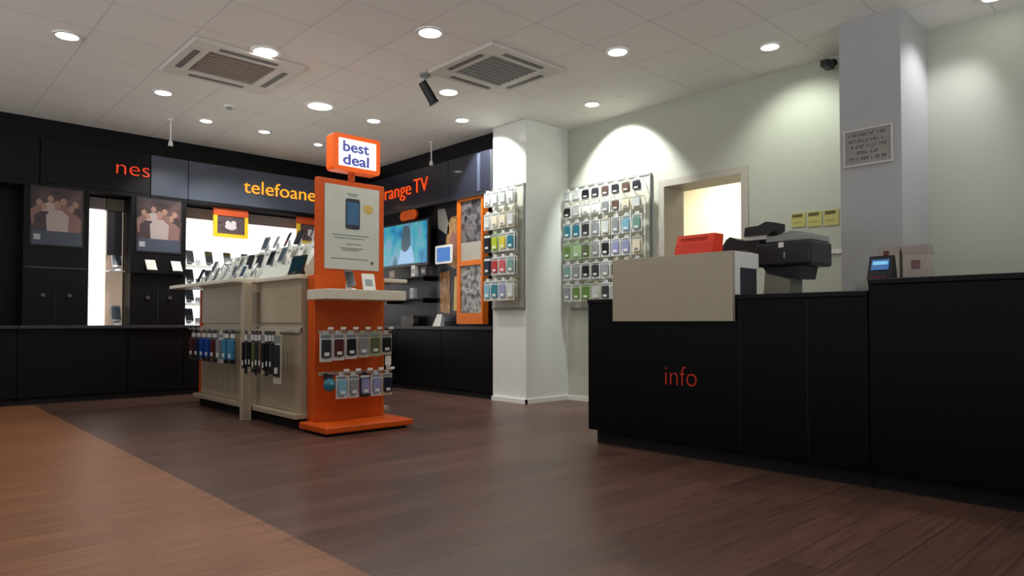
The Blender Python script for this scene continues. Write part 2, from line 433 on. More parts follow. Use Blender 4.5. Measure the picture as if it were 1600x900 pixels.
# towers with posters
def poster_tower(x0, x1, label, pm):
    t = thing('poster_tower', label, 'display panel', (x0, YF, .855))
    wd = x1 - x0; h = FZ0 - .045 - .855
    MB().box(0, wd, 0, .28, 0, h - .002, bev=.003).build('body', black, t)
    fr = MB(); a, b_, z0, z1 = wd * .11, wd * .88, .88, 1.50
    fr.box(a - .015, b_ + .015, -.014, 0, z0 - .015, z1 + .015)
    fr.build('poster_frame', blackm, t)
    p = MB().box(a, b_, -.018, -.014, z0, z1).build('poster', pm, t)
    pw = b_ - a
    def person(cx, zc, k, m_, m2):
        q = MB(); q.prism([(cx - .075 * k, zc - .2 * k), (cx - .085 * k, zc - .03 * k), (cx - .03 * k, zc + .02 * k), (cx + .03 * k, zc + .02 * k), (cx + .085 * k, zc - .03 * k), (cx + .075 * k, zc - .2 * k)], -.0188 - .0002 * k, -.018)
        q.build('printed_jacket', m_, p)
        MB().sphere((cx, -.0182, zc + .06 * k), .036 * k, (.85, .03, 1.1)).build('printed_head', m2, p)
    pj = [mat('print_jacket_rose', (128, 96, 92), .4), mat('print_jacket_pale', (170, 156, 152), .4), mat('print_jacket_dark', (64, 48, 52), .4)]
    pk = mat('print_head_tone', (158, 122, 106), .4)
    for q_, (u_, v_, k_) in enumerate(((.14, .40, .9), (.36, .44, .95), (.86, .40, .95), (.62, .42, 1.0), (.5, .36, 1.25), (.24, .34, 1.1), (.78, .33, 1.15))):
        person(a + pw * u_, z0 + v_, k_, pj[q_ % 3], pk)
    MB().box(a, b_, -.0200, -.018, z0, z0 + .15).build('poster_caption_band', mat('poster_slate', (64, 72, 88), .4), t)
    MB().box(a + .02, a + .08, -.0212, -.0200, z0 + .05, z0 + .11).build('poster_badge', mat('poster_badge_white', (170, 170, 175), .4), t)
    for fxx in (.3, .7):
        MB().tube((wd * fxx, 0, .33), (wd * fxx, -.03, .33), .022, n=16).build('knob', mat('smoked_knob', (70, 68, 66), .3), t)
    MB().box(.02, wd - .02, -.012, 0, .62, .64).build('shelf_lip', mat('dark_ledge', (44, 44, 48), .3), t)
    MB().box(wd * .485, wd * .5, -.003, 0, .02, .6).build('door_gap', dark, t)
    return t
pm = picture_mat('group_photo_poster', [(40, 32, 34), (74, 56, 56), (104, 82, 80)], 5, detail=2)
poster_tower(xs_tower[0], xs_tower[1], 'black tower with a framed brown group-photo poster beside the bright bay', pm)
poster_tower(X_at(35), X_at(138), 'outer black tower with a framed poster at the left end of the shop', pm)
def leaning_card(x, z, label, m=paper, Y=YF):
    t = thing('price_card', label, 'price card', (x, Y - .045, z))
    MB().prism([(-.035, .0), (.075, .0), (.055, .125), (-.055, .125)], -.006, .006).rot(Matrix.Rotation(-.25, 4, 'X')).build('card', m, t)
    MB().box(-.03, .06, -.02, .04, -.012, .004).build('card_foot', blackm, t)
    return t
ws = thing('tower_shelf', 'narrow black shelf on the poster tower under the two white cards', 'shelf', (xs_tower[0], YF, 1.49))
MB().box(.03, tw - .03, -.09, 0, -.02, 0).build('board', black, ws)
for fr_ in (.1, .9):
    MB().box(tw * fr_ - .006, tw * fr_ + .006, -.07, 0, -.05, -.02).build('bracket', black, ws)
leaning_card(X_at(233), 1.51, 'white price card leaning on the poster tower, the one further from the bay')
leaning_card(X_at(273), 1.51, 'white price card leaning on the poster tower, the one next to the bright bay')
# bay backs
def bay(x0, x1, label, m, top=2.365, header=None):
    t = thing('display_bay', label, 'display bay', (x0, YA, .856))
    wd = x1 - x0
    MB().box(0, wd, -.14, -.02, 0, 1.36).build('lightbox', m, t)
    MB().box(0, wd, -.17, -.02, 1.365, 1.50).build('header_blind', header or mat('grey_blind', (158, 146, 146), .6), t)
    return t
xb0, xb1 = xs_tower[1], 5.2
bay(xb0 + .004, xb1, 'wide bright white backlit bay full of telephones on the far wall', litw)
bay(X_at(140), X_at(173), 'narrow bright backlit bay between the two poster towers', litw)
t = bay(X_at(174.5), xs_tower[0] - .004, 'narrow dim bay with a dark board left of the poster tower', warmw, header=mat('beige_blind', (120, 116, 100), .6))
MB().box(0, xs_tower[0] - X_at(174.5) - .03, -.2, -.14, .83, 1.36).build('dark_board', mat('navy_board', (30, 31, 40), .4), t)

# telephones on small stands
phone_cols = {'black': mat('phone_black', (22, 24, 28), .25), 'graphite': mat('phone_graphite', (66, 68, 72), .3), 'silver': mat('phone_silver', (150, 152, 156), .3),
              'white': mat('phone_white', (222, 224, 226), .25), 'blue': mat('phone_blue', (58, 74, 96), .3)}
screen_dark = mat('phone_screen_dark', (28, 36, 44), .12, coat=.4)
screen_blue = mat('phone_screen_blue', (66, 84, 98), .12, coat=.4)
stand_m = mat('stand_acrylic', (206, 212, 212), .2)
def make_phone(colour, label, group, scr):
    t = thing('display_phone', label, 'mobile phone', (0, 0, 0), 0, group)
    ang = Matrix.Translation((0, 0, .028)) @ Matrix.Rotation(-.42, 4, 'X')
    MB().prism(rrect(-.035, .035, 0, .135, .010), -.005, .005).rot(ang).build('body', phone_cols[colour], t)
    MB().prism(rrect(-.031, .031, .014, .122, .003), -.0062, -.005).rot(ang).build('screen', scr, t)
    s = MB(); s.prism([(-.035, 0), (.065, 0), (.058, .012), (.05, .085), (.042, .085), (.03, .02), (-.03, .012)], -.02, .02, axis='x')
    s.build('stand', stand_m, t)
    MB().path([(0, .03, .06), (.01, .07, .04), (.02, .09, .006)], .003, n=6).build('security_cable', mat('cable_grey', (110, 112, 112), .4), t)
    return t
protos = {}
def phone(colour, loc, rz, label, group, scale=1.0, scr=None):
    k = colour
    if k not in protos:
        protos[k] = make_phone(colour, label, group, scr or (screen_dark if colour in ('black', 'graphite') else screen_blue))
        o = protos[k]; o.location = loc; o.rotation_euler = (0, 0, rz)
    else:
        o = dup(protos[k], loc, rz, label, group)
    o.scale = (scale,) * 3
    return o
# wall shelves of the bright bay, one glass shelf per row
rows_w = [(1.60, 'top'), (1.36, 'upper middle'), (1.12, 'lower middle'), (.86, 'bottom')]
shelf_m = mat('pale_shelf', (205, 208, 210), .25)
ci = ['black', 'graphite', 'graphite', 'black', 'silver', 'graphite', 'black', 'silver']
for ri, (z, rn) in enumerate(rows_w[:3]):
    s = thing('wall_shelf', 'pale %s shelf of phones across the bright bay' % rn, 'shelf', (xb0 + .02, YA - .142, z), 0, 'pale shelves in the bright bay')
    MB().box(0, xb1 - xb0 - .05, -.2, 0, -.014, 0).build('board', shelf_m, s)
    MB().box(0, xb1 - xb0 - .05, -.206, -.2, -.022, .012).build('price_strip', whitep, s)
for ri, (z, rn) in enumerate(rows_w):
    n = 8 if ri == 0 else (4 if ri == 1 else 2)
    for i in range(n):
        x = xb0 + .12 + i * .235
        c = ci[(i + ri * 3) % 8]
        phone(c, (x, YA - .142 - .11, z + .001), 0, '%s phone on the %s shelf of the bright bay, %s from its left end' % (c, rn, ORD[i]), 'phones on the wall shelves', 1.35)
        tcard = thing('price_card', 'white price card beside the %s phone, %s shelf of the bright bay' % (ORD[i], rn), 'price card', (x + .1, YA - .142 - .09, z + .001), 0, 'price cards in the bright bay')
        MB().box(-.03, .03, -.004, .004, .004, .09).rot(Matrix.Rotation(-.2, 4, 'X')).build('card', mat('card_grey', (176, 178, 184), .6), tcard)
        MB().box(-.03, .03, -.02, .02, 0, .006).build('card_foot', stand_m, tcard)
for i, (z, c) in enumerate(((1.5, 'white'), (.86, 'silver'))):
    phone(c, (X_at(190), YA - .25, z), 0, '%s phone in the dim bay left of the poster tower, %s one' % (c, ['upper', 'lower'][i]), 'phones in the dim bay', 1.5)
s = thing('wall_shelf', 'small shelf across the dim bay left of the poster tower', 'shelf', (X_at(175), YA - .142, 1.5))
MB().box(0, xs_tower[0] - X_at(175) - .02, -.18, 0, -.014, -.001).build('board', shelf_m, s)
# framed hanging signs
yel = mat('yellow_frame', (236, 196, 30), .4); org = mat('orange_band_shaded', (196, 76, 22), .4)  # darker top band paints shade into the sign frame's colour
def hanging_frame(x0, x1, label, pic):
    Yp = YF + .06
    t = thing('hanging_sign', label, 'framed sign', (x0, Yp, 1.985)); wd = x1 - x0; h = .375; b_ = .045
    MB().box(0, wd, -.02, .02, h - .1, h).build('top_band', org, t)
    f = MB(); f.box(0, b_, -.02, .02, 0, h - .1); f.box(wd - b_, wd, -.02, .02, 0, h - .1); f.box(b_, wd - b_, -.02, .02, 0, b_)
    f.build('frame', yel, t)
    MB().box(b_, wd - b_, -.008, .008, b_, h - .1).build('picture', pic, t)
    MB().sphere((wd * .5, -.008, .14), .062, (1.2, .08, .7)).sphere((wd * .42, -.008, .18), .035, (1, .08, 1)).sphere((wd * .58, -.008, .185), .035, (1, .08, 1)).build('picture_emblem', mat('emblem_pale', (205, 200, 200), .4), t)
    for fx_ in (.2, .8): MB().tube((wd * fx_, 0, h), (wd * fx_, 0, h + .06), .004).build('hanger', blackm, t)
dp = picture_mat('dark_picture', [(60, 44, 50), (96, 80, 84), (40, 30, 34)], 14)
hanging_frame(X_at(332, YF + .06), X_at(386, YF + .06), 'yellow framed sign with a pale emblem hanging before the bright bay, fully visible', dp)
hanging_frame(X_at(463, YF + .06), X_at(463, YF + .06) + .46, 'yellow framed sign partly hidden by the orange totem', dp)

# ------------------------------------------------------------------ television wall
XC = 5.2
def Y_at(px, X=XC, py=450): return U(px, py, 'x', X).y
def ZX(px, py, X=XC): return U(px, py, 'x', X).z
yb0, yb1 = colY1 + .005, YF - .01
ye = [yb0, 6.9, 7.9, yb1 - .08]
for i in range(3):
    t = thing('base_cabinet', 'black base cabinet %s' % ['beside the white column, under the orange framed panel', 'under the tablet and lifestyle poster', 'under the television'][i], 'cabinet', (XC + .02, ye[i + 1], 0), RZ, 'base cabinets under the television wall')
    wd = ye[i + 1] - ye[i] - .006
    MB().box(0, wd, 0, .32, .08, .80, bev=.003).build('body', black, t)
    MB().box(0, wd, .03, .3, 0, .08).build('toe_kick', dark, t)
    MB().box(0, wd, -.04, .32, .80, .84, bev=.003).build('worktop', mat('dark_ledge', (44, 44, 48), .3), t)
struct('trim_2', B(XC + .12, XB, yb0, YF, .84, H), mat('charcoal_panel', (12, 12, 17), .4, spec=.25))
t = thing('fascia_panel', 'dark navy fascia carrying the words Orange TV', 'fascia sign', (XC - .02, YF - .02, FZ0), RZ)
wd = YF - .02 - 6.72
MB().box(0, wd, 0, .135, 0, FZ1 - FZ0, bev=.004).build('panel', mat('dark_navy_gloss', (36, 38, 50), .3, coat=.3), t)
yT0 = Y_at(586, XC - .03); yT1 = Y_at(668, XC - .03)
yO = Y_at(641.5, XC - .03); yV = Y_at(646, XC - .03)
text('lettering', 'TV', emit('tv_letters', (235, 80, 22), .8, (220, 70, 20)), t, (YF - .02 - yV, -.012, .17), (PI / 2, 0, 0), .27, yV - yT1, bold=-.003)
text('lettering', 'Orange', emit('tv_letters', (255, 100, 25), 1.1, (230, 80, 20)), t, (YF - .02 - yT0, -.012, .17), (PI / 2, 0, 0), .27, yT0 - yO, bold=-.003)
MB().box(0, wd, -.004, .02, -.03, -.002).build('lower_trim', mat('dark_ledge', (44, 44, 48), .3), t)
t = thing('fascia_panel', 'plain dark fascia between the words Orange TV and the column', 'fascia sign', (XC - .02, 6.712, FZ0), RZ)
wd2 = 6.712 - yb0
MB().box(0, wd2, 0, .135, 0, FZ1 - FZ0, bev=.004).build('panel', mat('dark_navy_gloss', (36, 38, 50), .3, coat=.3), t)
MB().box(0, wd2, -.004, .02, -.03, -.002).build('lower_trim', mat('dark_ledge', (44, 44, 48), .3), t)
MB().box(wd2 * .72, wd2 * .78, -.01, 0, .02, .46).build('vertical_strip', mat('slate_strip', (70, 74, 90), .3), t)
# television
ty1, ty0 = Y_at(598, XC - .05), Y_at(669, XC - .05); tz0, tz1 = 1.62, 2.22
t = thing('television', 'flat television with a cyan and blue picture beside the orange totem', 'television', (XC, ty1, tz0), RZ)
wd = ty1 - ty0
MB().box(0, wd, -.05, -.01, 0, tz1 - tz0, bev=.006).build('casing', blackm, t)
MB().box(wd * .3, wd * .7, -.01, .115, .15, .42).build('wall_mount', blackm, t)
MB().box(.025, wd - .025, -.053, -.05, .04, tz1 - tz0 - .025).build('screen', picture_mat('tv_picture', [(14, 100, 150), (24, 140, 190), (60, 165, 175), (110, 155, 195), (36, 105, 125)], 3.2, emission=.32, detail=2, sx=1.6), t)
sc_ = MB(); sc_.prism([(wd * .43, .26), (wd * .47, .54), (wd * .55, .56), (wd * .62, .5), (wd * .63, .3), (wd * .57, .22), (wd * .5, .2)], -.055, -.053)
sc_.build('screen_figure', emit('tv_dark_figure', (54, 78, 92), .45), t)
sc_ = MB(); sc_.prism([(wd * .36, .05), (wd * .42, .24), (wd * .5, .2), (wd * .57, .22), (wd * .66, .28), (wd * .72, .05)], -.0555, -.053)
sc_.build('screen_clothing', emit('tv_lilac', (138, 172, 210), .6), t)
# small orange sign over the television
yy = Y_at(640, XC); t = thing('shelf_sign', 'small rounded orange sign above the television', 'sign', (XC, yy, 2.245), RZ)
MB().prism(rrect(-.19, .19, 0, .13, .06), -.03, .0).build('plate', orange, t)
MB().box(-.01, .01, 0, .118, .03, .09).build('arm', blackm, t)
# lifestyle poster
py1, py0 = Y_at(674), Y_at(712.5)
t = thing('lifestyle_poster', 'tall dark poster of a long-haired blond person beside the television', 'poster', (XC + .10, py1, .90), RZ)
wd = py1 - py0; k = wd
MB().box(0, wd, 0, .018, 0, 1.48).build('board', mat('poster_night', (26, 26, 38), .35), t)
hair = MB().prism([(k * .42, .72), (k * .35, 1.0), (k * .42, 1.2), (k * .55, 1.31), (k * .78, 1.32), (k * .93, 1.2), (k * .98, .95), (k * .9, .7), (k * .7, .66)], -.004, 0)
hair.build('printed_hair', picture_mat('blond_hair', [(120, 84, 50), (176, 138, 90), (206, 172, 120)], 16, sx=3), t)
MB().prism([(k * .58, .82), (k * .5, .98), (k * .56, 1.1), (k * .68, 1.14), (k * .78, 1.06), (k * .79, .92), (k * .7, .8)], -.006, -.004).build('printed_face', mat('print_skin', (150, 104, 92), .4), t)
MB().prism([(k * .12, .12), (k * .1, .62), (k * .5, .64), (k * .52, .1)], -.004, 0).build('printed_coat', picture_mat('tan_coat', [(90, 56, 34), (150, 104, 60), (180, 136, 84)], 9, sx=4), t)
MB().prism([(k * .66, .14), (k * .7, .56), (k * .98, .56), (k * .94, .12)], -.004, 0).build('printed_scarf', mat('print_yellow', (196, 168, 92), .4), t)
MB().prism([(k * .02, 1.2), (k * .0, 1.44), (k * .3, 1.44), (k * .48, 1.2), (k * .46, 1.1), (k * .3, 1.12)], -.004, 0).build('printed_sleeve', mat('print_grey', (150, 150, 144), .4), t)
# tablet
yy = Y_at(694, XC - .02); zz = ZX(694, 412, XC - .02)
t = thing('tablet', 'white tablet with a blue screen held in front of the lifestyle poster', 'tablet', (XC - .02, yy, zz), RZ)
MB().prism(rrect(-.17, .17, 0, .23, .02), -.012, .0).build('body', whitep, t)
MB().box(-.135, .135, -.014, -.012, .028, .2).build('screen', emit('tablet_blue', (50, 100, 165), .6), t)
MB().path([(0, 0, .1), (0, .09, .08), (0, .118, .06)], .012).build('wall_arm', blackm, t)
# orange framed panel with pictures
oy1, oy0 = Y_at(713.5), Y_at(754)
t = thing('orange_framed_panel', 'tall orange framed panel of grey pictures beside the column', 'display panel', (XC, oy1, .87), RZ)
wd = oy1 - oy0; h = 1.51
f = MB(); f.box(0, .06, 0, .09, 0, h); f.box(wd - .03, wd, 0, .09, 0, h); f.box(.06, wd - .03, 0, .09, 0, .13); f.box(.06, wd - .03, 0, .09, h - .03, h); f.box(.06, wd - .03, 0, .09, .70, .76)
f.build('frame', mat('amber_laminate', (208, 104, 16), .38), t)
MB().box(.06, wd - .03, .02, .06, .13, .70).build('picture', picture_mat('grey_product_picture', [(30, 32, 38), (96, 98, 100), (170, 168, 162), (40, 42, 50)], 13, detail=4), t)
MB().box(.06, wd - .03, .02, .06, .76, .98).build('picture', mat('pale_print', (166, 160, 150), .5), t)
MB().box(.06, wd - .03, .02, .06, .98, h - .03).build('picture', picture_mat('dark_product_picture', [(34, 24, 30), (70, 66, 72), (120, 114, 116), (28, 28, 34)], 10, detail=4), t)
# shelves and small boxes beside the television
def shelf_b(px0, px1, py, label):
    y1, y0 = Y_at(px0, XC), Y_at(px1, XC); z = ZX((px0 + px1) / 2, py)
    t = thing('wall_shelf', label, 'shelf', (XC + .115, y1, z), RZ)
    MB().box(0, y1 - y0, -.24, 0, -.02, 0, bev=.003).build('board', black, t)
    for q in (.1, .9):
        MB().box((y1 - y0) * q - .008, (y1 - y0) * q + .008, -.18, 0, -.06, -.02).build('bracket', black, t)
    return z
zu = shelf_b(604, 674, 434, 'upper black shelf under the television')
zl = shelf_b(604, 674, 467, 'lower black shelf under the television')
def small_box(px, z, w_, h_, label, m, flap=True, X=XC - .05):
    t = thing('product_box', label, 'box', (X, Y_at(px, X), z + .001), RZ)
    MB().box(-w_ / 2, w_ / 2, -.03, .03, 0, h_, bev=.002).build('carton', m, t)
    MB().box(-w_ * .3, w_ * .3, -.0315, -.03, h_ * .3, h_ * .7).build('front_label', mat('label_grey', (150, 150, 150), .5), t)
small_box(648, zu, .08, .145, 'small white upright box on the upper shelf under the television', paper)
small_box(646, zl, .08, .135, 'small white upright box on the lower shelf under the television', mat('card_grey', (176, 178, 184), .6))
small_box(615, zu, .13, .10, 'beige box on the upper shelf close to the orange totem', mat('beige_card', (150, 132, 116), .6))
small_box(664, zu, .12, .12, 'dark purple box at the right end of the upper shelf', mat('dark_purple_card', (52, 44, 56), .5))
yy = Y_at(684, XC - .0)
t = thing('brochure', 'white folded brochure leaning on the black cabinet under the tablet', 'brochure', (XC, yy, .842), RZ)
MB().prism([(-.10, 0), (.06, 0), (.10, .15), (.0, .15)], -.008, .0).build('front_page', paper, t)
MB().prism([(-.02, 0), (.12, 0), (.13, .12), (.04, .13)], .006, .014).build('back_page', mat('brochure_grey', (130, 130, 132), .6), t)
yy = Y_at(638, XC)
t = thing('product_box', 'dull grey rounded box lying on the cabinet under the television', 'box', (XC + .02, yy, .842), RZ)
MB().prism([(-.16, .02), (-.12, 0), (.1, 0), (.14, .05), (.12, .14), (-.14, .14)], -.03, .06).build('case', mat('dull_taupe', (72, 66, 60), .5), t)
MB().box(-.04, .04, -.034, -.03, .11, .135).build('clasp', blackm, t)

# ------------------------------------------------------------------ pegboards and hanging packs
PACKC = {}
def pc(name, rgb):
    PACKC[name] = mat('pack_' + name.replace(' ', '_'), rgb, .35); return name
for n_, c_ in {'white': (226, 228, 226), 'pale grey': (186, 190, 188), 'grey': (132, 136, 138), 'charcoal': (44, 46, 50), 'black': (20, 20, 24), 'navy': (24, 28, 52),
               'lime green': (160, 178, 40), 'yellow': (196, 186, 60), 'teal': (40, 116, 134), 'light blue': (120, 170, 190), 'red': (168, 46, 50), 'pink red': (190, 84, 90),
               'lilac': (138, 140, 176), 'leaf green': (92, 126, 56), 'pale green': (158, 186, 138), 'olive': (92, 98, 66), 'brown': (96, 76, 66), 'cream': (214, 206, 182),
               'royal blue': (16, 66, 150), 'maroon': (80, 34, 40), 'sea green': (110, 146, 136), 'sky blue': (64, 130, 168)}.items(): pc(n_, c_)
card_m = {'white': mat('blister_card_white', (216, 218, 214), .35), 'cream': mat('blister_card_cream', (198, 192, 170), .35), 'dark': mat('blister_card_dark', (52, 52, 56), .35), 'green': mat('blister_card_green', (168, 190, 150), .35)}
pack_protos = {}
def make_pack(w_, h_, card, prod, t_):
    """a hanging pack; origin where the hook passes its tab"""
    t = thing('blister_pack', '', 'blister pack')
    c = MB(); c.prism(rrect(-w_ / 2, w_ / 2, -h_, -.012, .006, 2), -.003, .0)
    c.box(-w_ * .22, w_ * .22, -.003, .0, -.013, .016)
    c.build('card', card_m[card], t)
    MB().prism(rrect(-w_ * .36, w_ * .36, -h_ * .86, -h_ * .24, .010, 3), -.003 - t_, -.003).build('phone_case', PACKC[prod], t)
    MB().box(-w_ * .2, w_ * .2, -.0045 - t_, -.003 - t_, -h_ * .8, -h_ * .68).build('brand_strip', card_m['white'] if prod not in ('white', 'cream') else PACKC['grey'], t)
    MB().box(-w_ * .42, w_ * .42, -.005, -.003, -h_ * .2, -.02).build('header_print', PACKC['grey'] if card != 'dark' else card_m['white'], t)
    return t
def pack(loc, rz, w_, h_, card, prod, label, group, t_=.014):
    k = (round(w_, 3), round(h_, 3), card, prod, t_)
    if k not in pack_protos:
        o = make_pack(w_, h_, card, prod, t_); pack_protos[k] = o
        o.location = loc; o.rotation_euler = (0, 0, rz); o['label'] = label; o['group'] = group
        return o
    return dup(pack_protos[k], loc, rz, label, group)
def hook(parent, x, z, L=.17, m=chrome):
    MB().path([(x, 0, z), (x, -L, z), (x, -L - .012, z + .02)], .0035, n=6).build('hook', m, parent)
def pegboard(name_label, X, yl, yr, z0, z1):
    t = thing('pegboard', name_label, 'pegboard', (X, yl, 0), RZ)
    wd = yl - yr
    bm_ = mat('pegboard_cream', (196, 196, 182), .5)
    MB().box(0, wd, -.022, -.001, z0, z1).build('board', bm_, t)
    f = MB(); f.box(0, wd, -.03, -.001, z0 - .02, z0); f.box(0, wd, -.03, -.001, z1, z1 + .02); f.box(wd, wd + .012, -.03, -.001, z0 - .02, z1 + .02)
    f.build('frame', greyp, t)
    return t, wd
# column board
P1, w1 = pegboard('narrow pegboard of phone cases on the front of the white column', CX0, colY1 - .015, CY0 + .02, 1.06, 2.40)
rows1 = [(2.36, .16, [('white', 'white'), ('white', 'pale grey'), ('white', 'pale grey'), ('white', 'white')]),
         (2.12, .18, [('white', 'pale grey'), ('white', 'cream'), ('cream', 'cream'), ('cream', 'pale grey')]),
         (1.885, .20, [('dark', 'black'), ('green', 'lime green'), ('white', 'yellow'), ('white', 'teal')]),
         (1.625, .20, [('dark', 'navy'), ('white', 'red'), ('white', 'pink red'), ('white', 'sea green')]),
         (1.365, .22, [('white', 'light blue'), ('white', 'teal'), ('white', 'lilac'), ('cream', 'pale grey')])]
n1 = 4
for ri, (z, h_, cs) in enumerate(rows1):
    for i, (cd_, pr) in enumerate(cs):
        x = w1 * (i + .5) / n1 - (.0)
        hook(P1, x, z)
        lab = '%s phone case pack, %s row down, %s from the left, pegboard on the column' % (pr, ORD[ri], ORD[i])
        pack((CX0 - .15, colY1 - .015 - x, z), RZ, .122, h_ * 1.06, cd_, pr, lab, 'packs on the column pegboard')
        pack((CX0 - .11, colY1 - .015 - x, z), RZ, .122, h_ * 1.06, cd_, pr, 'rear %s pack, %s row down, %s hook, column pegboard' % (pr, ORD[ri], ORD[i]), 'packs on the column pegboard')
# wall board
yP1, yP0 = CY0 - .06, U(1018, 400, 'x', XW).y
P2, w2 = pegboard('wide pegboard of phone accessories on the right wall beside the doorway', XW, yP1, yP0, 1.06, 2.42)
g = 'packs on the wall pegboard'
R2 = [(2.38, .13, 'white white white:black white:charcoal white:brown white:charcoal cream:brown white:charcoal'),
      (2.21, .14, 'white:black white:pale grey white:white white:white white:grey white:brown cream:cream cream:pale grey'),
      (2.02, .19, 'white:teal white:teal white:charcoal white:grey cream:pale grey white:grey white:light blue white:sea green'),
      (1.79, .19, 'green:leaf green green:pale green green:olive white:grey white:black white:lilac white:lilac cream:cream'),
      (1.56, .19, 'white:sea green white:grey white:black white:charcoal white:grey cream:charcoal cream:pale grey white:grey'),
      (1.33, .20, 'white:grey white:leaf green green:leaf green cream:pale grey white:charcoal white:grey white:pale grey white:white')]
for ri, (z, h_, spec) in enumerate(R2):
    toks = []
    import re
    for m_ in re.finditer(r'(white|cream|green|dark)(?::([a-z]+(?: (?:grey|green|blue))?))?(?= |$)', spec):
        toks.append((m_.group(1), m_.group(2) or 'pale grey'))
    toks = toks[:8]
    for i, (cd_, pr) in enumerate(toks):
        if pr not in PACKC: pr = 'grey'
        x = w2 * (i + .5) / 8
        hook(P2, x, z)
        lab = '%s accessory pack, %s row down, %s from the left, pegboard beside the doorway' % (pr, ORD[ri], ORD[i])
        pack((XW - .15, yP1 - x, z), RZ, .124, h_ * 1.04, cd_, pr, lab, g, .016)

# ------------------------------------------------------------------ the cream display gondola
GX0, GX1 = 2.62, 3.36
GY0, GY1 = 5.36, 7.72
t = thing('display_gondola', 'long cream display gondola of phones behind the orange totem', 'display unit', (0, 0, 0))
MB().box(GX0 + .002, GX1 - .002, GY0, GY1, .13, 1.25).build('core', cream, t)
MB().box(2.54, 3.44, GY0 - .03, GY1 + .05, .09, .13, bev=.004).build('base_shelf', cream, t)
MB().box(2.60, 3.38, GY0 - .03, GY1, 0, .09).build('plinth', dark, t)
for s_, X0_ in ((-1, GX0), (1, GX1)):
    for (a, b_) in ((GY0, 6.18), (6.26, GY1)):
        MB().box(X0_ - .012 if s_ < 0 else X0_, X0_ + .012 if s_ > 0 else X0_, a + .005, b_ - .005, .135, .855).build('lower_panel', cream, t)
        MB().box(X0_ - .012 if s_ < 0 else X0_, X0_ + .012 if s_ > 0 else X0_, a + .005, b_ - .005, .885, 1.235).build('upper_panel', cream, t)
        MB().box(X0_ - .03 if s_ < 0 else X0_ - .012, X0_ + .03 if s_ > 0 else X0_ + .012, a + .005, b_ - .005, .80, .84).build('hook_rail', mat('rail_grey', (178, 172, 158), .35), t)
    MB().box(*((2.45, 2.53) if s_ < 0 else (3.45, 3.53)), 6.18, 6.25, 0, 1.25, bev=.005).build('post', cream, t)
    MB().box(*((2.53, GX0) if s_ < 0 else (GX1, 3.45)), 6.19, 6.24, 1.16, 1.24).build('bracket', cream, t)
MB().box(2.36, 3.64, 6.20, 8.0, 1.25, 1.285, bev=.006).build('tray', mat('tray_cream', (212, 206, 186), .35), t)
MB().box(2.56, 3.64, 5.33, 6.195, 1.25, 1.285, bev=.006).build('tray', mat('tray_cream', (212, 206, 186), .35), t)
MB().box(GX0 - .02, GX1 + .02, GY1 + .003, GY1 + .04, .13, 1.24).build('end_panel', orange, t)
# sloping risers
riser_m = mat('riser_pale', (206, 212, 200), .3)
MB().prism([(2.62, 1.286), (3.40, 1.286), (3.32, 1.40), (3.16, 1.40), (3.10, 1.50), (2.90, 1.50), (2.84, 1.40), (2.70, 1.40)], 5.72, 7.92).build('riser', riser_m, t)
MB().box(2.985, 3.09, 5.74, 7.9, 1.50, 1.62, bev=.004).build('ridge_box', riser_m, t)
# side hooks
hk = mat('rail_grey', (178, 172, 158), .35)
def side_hook(y, z, L=.19):
    return MB().path([(GX0 - .03, y, z), (GX0 - .03 - L, y, z), (GX0 - .042 - L, y, z + .02)], .004, n=6)
ys_r = [5.46 + i * .072 for i in range(10)]
colr = ['cream', 'charcoal', 'black', 'black', 'brown', 'charcoal', 'olive', 'black', 'charcoal', 'black']
GS = 'packs hooked on the long side of the gondola'
for i, y in enumerate(ys_r):
    side_hook(y, .82).build('hook', hk, t)
    pr = colr[i]
    if pr == 'cream':
        pack((2.45, y, .80), RZ, .15, .42, 'cream', 'charcoal', 'tall cream pack with a dark window, gondola side next to the orange totem', GS, .012)
        continue
    pack((2.45, y, .80), RZ, .064, .35 + .02 * (i % 3 == 0), 'dark' if i % 4 else 'cream', pr, '%s slim pack on the gondola side, %s from the orange totem' % (pr, ORD[i]), GS, .03)
ys_l = [6.42 + i * .15 for i in range(8)]
coll = ['sky blue', 'sky blue', 'grey', 'maroon', 'royal blue', 'royal blue', 'navy', 'maroon']
for i, y in enumerate(ys_l):
    side_hook(y, .82).build('hook', hk, t)
    pr = coll[i]
    pack((2.45, y, .80), RZ, .13, .30, 'dark' if pr in ('navy', 'maroon') else ('white' if pr == 'grey' else 'dark'), pr, '%s pack on the gondola side beyond the cream post, %s from it' % (pr, ORD[i]), GS, .03)
for i in range(3):
    side_hook(6.9 + i * .3, .52, .16).build('hook', hk, t)
# far end bracket with hooks
MB().box(GX0 + .05, GX1 - .05, GY1 + .04, GY1 + .06, .80, .84).build('hook_rail', hk, t)
for i in range(3):
    MB().path([(2.66 + i * .25, GY1 + .06, .82), (2.66 + i * .25, GY1 + .26, .82), (2.66 + i * .25, GY1 + .28, .80)], .005, n=6).build('hook', hk, t)
